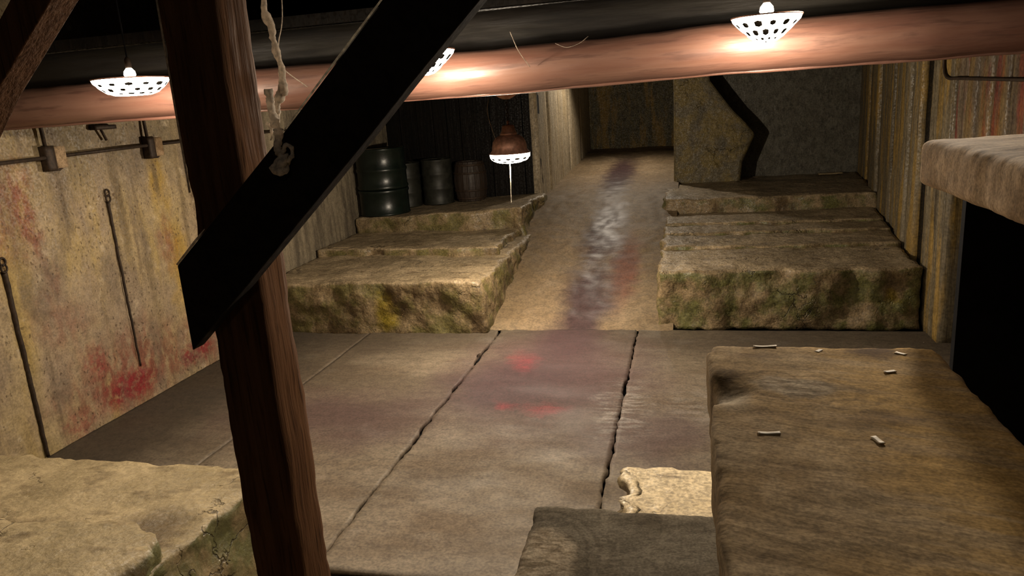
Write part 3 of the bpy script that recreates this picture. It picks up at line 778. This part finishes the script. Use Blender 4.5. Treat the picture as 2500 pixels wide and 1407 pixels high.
# ================================================================ WALL IRONWORK
rl = thing('iron_rail', 'rusty iron rail running along the left wall under the beam', 'rail', (XL + .06, 4.9, 2.03))
obj('rod', *tube([(XL + .055, 3.0, 2.025), (XL + .055, 4.36, 2.037)], .014, 10), 'iron', rl)
obj('rod', *tube([(XL + .055, 4.5, 2.04), (XL + .055, 5.36, 2.05)], .013, 10), 'iron', rl)
obj('rod', *tube([(XL + .055, 5.52, 2.052), (XL + .055, 7.6, 2.06)], .013, 10), 'iron', rl)
for yy in (4.38, 5.41):
    b = obj('bracket', *rbox((XL, yy - .045, 1.94), (XL + .075, yy + .03, 2.115), .03, .006, .002, 8, yy), 'iron', rl)
    obj('hook', *tube([(XL + .04, yy, 1.95), (XL + .05, yy + .06, 1.945), (XL + .05, yy + .1, 1.965)], .008, 6), 'iron', b)
    obj('hanger', *tube([(XL + .04, yy - .01, 2.1), (XL + .04, yy - .02, 2.45)], .013, 8), 'iron', rl)
    obj('wood_block', *rbox((XL, yy + .035, 1.955), (XL + .07, yy + .13, 2.11), .03, .006, .002, 6, yy + 3), 'timber_c', rl)
for yy, z0, z1, rr, lab in ((3.875, -.0, 1.34, .017, 'thick rusty bar set upright in the left wall, nearest the lower left steps'),
                            (4.89, .3, 1.66, .011, 'thin rusty bar set upright in the left wall, farther from the viewer')):
    t = thing('iron_bar', lab, 'iron bar', (XL, yy, z0), 'rusty bars in the left wall')
    pts = [(XL - .008 + .002 * fbm((0, yy, z0 + (z1 - z0) * i / 40), 6, 2), yy + .004 * fbm((0, 0, i * .2), 3, 1), z0 + (z1 - z0) * i / 40) for i in range(41)]
    obj('rod', *tube(pts, [rr * (.75 + .35 * i / 40) for i in range(41)], 8), 'iron', t)
    for q in range(2):
        cz = z1 + .02 + q * .045
        ps = [(XL + .012, yy - .01 + .022 * math.cos(2 * math.pi * i / 16), cz + .026 * math.sin(2 * math.pi * i / 16)) for i in range(17)]
        obj('ring', *tube(ps, .007, 6, False), 'iron', t)
# small dark shape standing in for a shadow high on the left wall
tag(obj('shadow_bracket', *join(rbox((XL, 4.84, 2.2), (XL + .06, 5.06, 2.235), .03, .005), tube([(XL + .03, 4.92, 2.21), (XL + .03, 4.96, 2.12)], .01, 6)), 'iron'), 'small dark shape standing in for a shadow on the left wall between the rail hangers', 'bracket')
# conduit on the right wall
tag(obj('wall_conduit', *tube(arc_pts([(1.975, 6.83, 2.62), (1.975, 6.80, 2.35), (1.975, 6.78, 2.22), (1.975, 6.68, 2.15), (1.975, 6.4, 2.142), (1.975, 5.3, 2.12), (1.975, 3.6, 2.09)], 8), .012, 8), 'iron'), 'dark thin conduit bending along the red-streaked wall', 'conduit')

# ================================================================ ROPE AND WEBS
rp = thing('frayed_rope', 'pale frayed rope hanging beside the rough brown post', 'rope', (-1.15, 1.9, 2.07))
def fuzzy(ctrl, r0, r1, seed, n=14, seg=10):
    pts = arc_pts(ctrl, n); N_ = len(pts)
    rad = [max(.002, (r0 + (r1 - r0) * i / N_) * (1 + .55 * fbm((i * .16, 0, 0), 1, seed))) for i in range(N_)]
    pts = [p + nz(p, 26, seed) * .006 for p in pts]
    v, f = tube(pts, rad, seg)
    return [p + nz(p, 70, seed) * .004 for p in v], f
obj('strand', *fuzzy([(-1.165, 1.985, 3.28), (-1.155, 1.985, 2.7), (-1.15, 1.985, 2.51), (-1.135, 1.985, 2.42), (-1.125, 1.985, 2.33), (-1.125, 1.985, 2.26)], .012, .010, 1), 'rope', rp)
obj('strand', *fuzzy([(-1.125, 1.985, 2.28), (-1.15, 1.98, 2.235), (-1.16, 1.98, 2.19), (-1.152, 1.98, 2.15)], .013, .006, 4), 'rope', rp)
obj('strand', *fuzzy([(-1.125, 1.9, 2.28), (-1.115, 1.89, 2.22), (-1.10, 1.88, 2.17), (-1.105, 1.875, 2.12), (-1.09, 1.87, 2.09)], .012, .010, 6), 'rope', rp)
obj('strand', *fuzzy([(-1.14, 1.895, 2.19), (-1.125, 1.89, 2.165), (-1.13, 1.89, 2.14)], .005, .003, 8), 'rope', rp)
kpts = [(-1.095 + .02 * math.sin(2.3 * i), 1.868 + .009 * math.cos(1.7 * i), 2.075 + .022 * math.cos(1.9 * i + .5)) for i in range(9)]
obj('knot', *fuzzy(kpts, .011, .010, 9, 8), 'rope', rp)
obj('loop', *fuzzy([(-1.09, 1.868, 2.095), (-1.07, 1.865, 2.125), (-1.055, 1.865, 2.118), (-1.058, 1.865, 2.095), (-1.075, 1.865, 2.08)], .0055, .005, 12), 'rope', rp)
def web(label, ctrl, r):
    tag(obj('cobweb_strand', *tube(arc_pts(ctrl, 8), r, 5), 'web'), label, 'cobweb')
web('long cobweb strand curving down beside the frayed rope', [(-2.01, 3.7, 3.28), (-2.04, 3.7, 2.75), (-2.09, 3.7, 2.57), (-2.09, 3.7, 2.46), (-2.03, 3.84, 2.35)], .0028)
web('short cobweb strand on the log beam right of the brace', [(-.85, 3.72, 2.53), (-.82, 3.75, 2.44), (-.79, 3.86, 2.365)], .002)
web('looping cobweb strand on the dark header board', [(-.66, 3.9, 2.47), (-.60, 3.88, 2.445), (-.54, 3.9, 2.46), (-.51, 4.04, 2.50)], .0016)
web('cobweb strand between the joist and the copper pendant', [(-1.6, 6.08, 2.26), (-1.615, 6.05, 2.14), (-1.60, 6.05, 2.04), (-1.575, 6.1, 1.9)], .003)

# ================================================================ WOOD CHIPS ON THE KNOTTY PLANK
for cx, cy, l, a, lab in ((.14, 1.452, .022, .1, 'curled pale wood chip on the far edge of the knotty plank'),
                          (.11, 1.06, .016, .1, 'straight pale splinter lying near the middle of the knotty plank'),
                          (.335, 1.325, .010, .3, 'small pale chip on the golden side of the knotty plank'),
                          (.255, 1.05, .012, 1.9, 'pale flake right of the straight splinter on the knotty plank'),
                          (.375, 1.42, .010, 2.4, 'tiny pale chip by the dark knot at the plank end'),
                          (.235, 1.43, .008, .9, 'tiny pale chip near the far end of the knotty plank')):
    V, F = rbox((-l, -.0045, 0), (l, .0045, .0018), .004, .0006, .0004, 60, cx)
    ca, sa = math.cos(a), math.sin(a)
    V = [Vector((cx + p.x * ca - p.y * sa, cy + p.x * sa + p.y * ca, 1.7 + p.z + .06 * p.x * p.x / l)) for p in V]
    tag(obj('wood_chip', V, F, 'chip'), lab, 'wood chip', 'chips on the knotty plank')
for cx, cy, l in ((1.02, 1.86, .02), (.84, 1.93, .014)):
    V, F = rbox((cx - l, cy - .004, 2.046), (cx + l, cy + .004, 2.052), .005, .001, .001, 50, cx)
    tag(obj('wood_chip', V, F, 'chip'), 'long pale splinter on the sawn shelf' if l > .015 else 'short pale splinter near the far end of the sawn shelf', 'wood chip', 'splinters on the shelf')
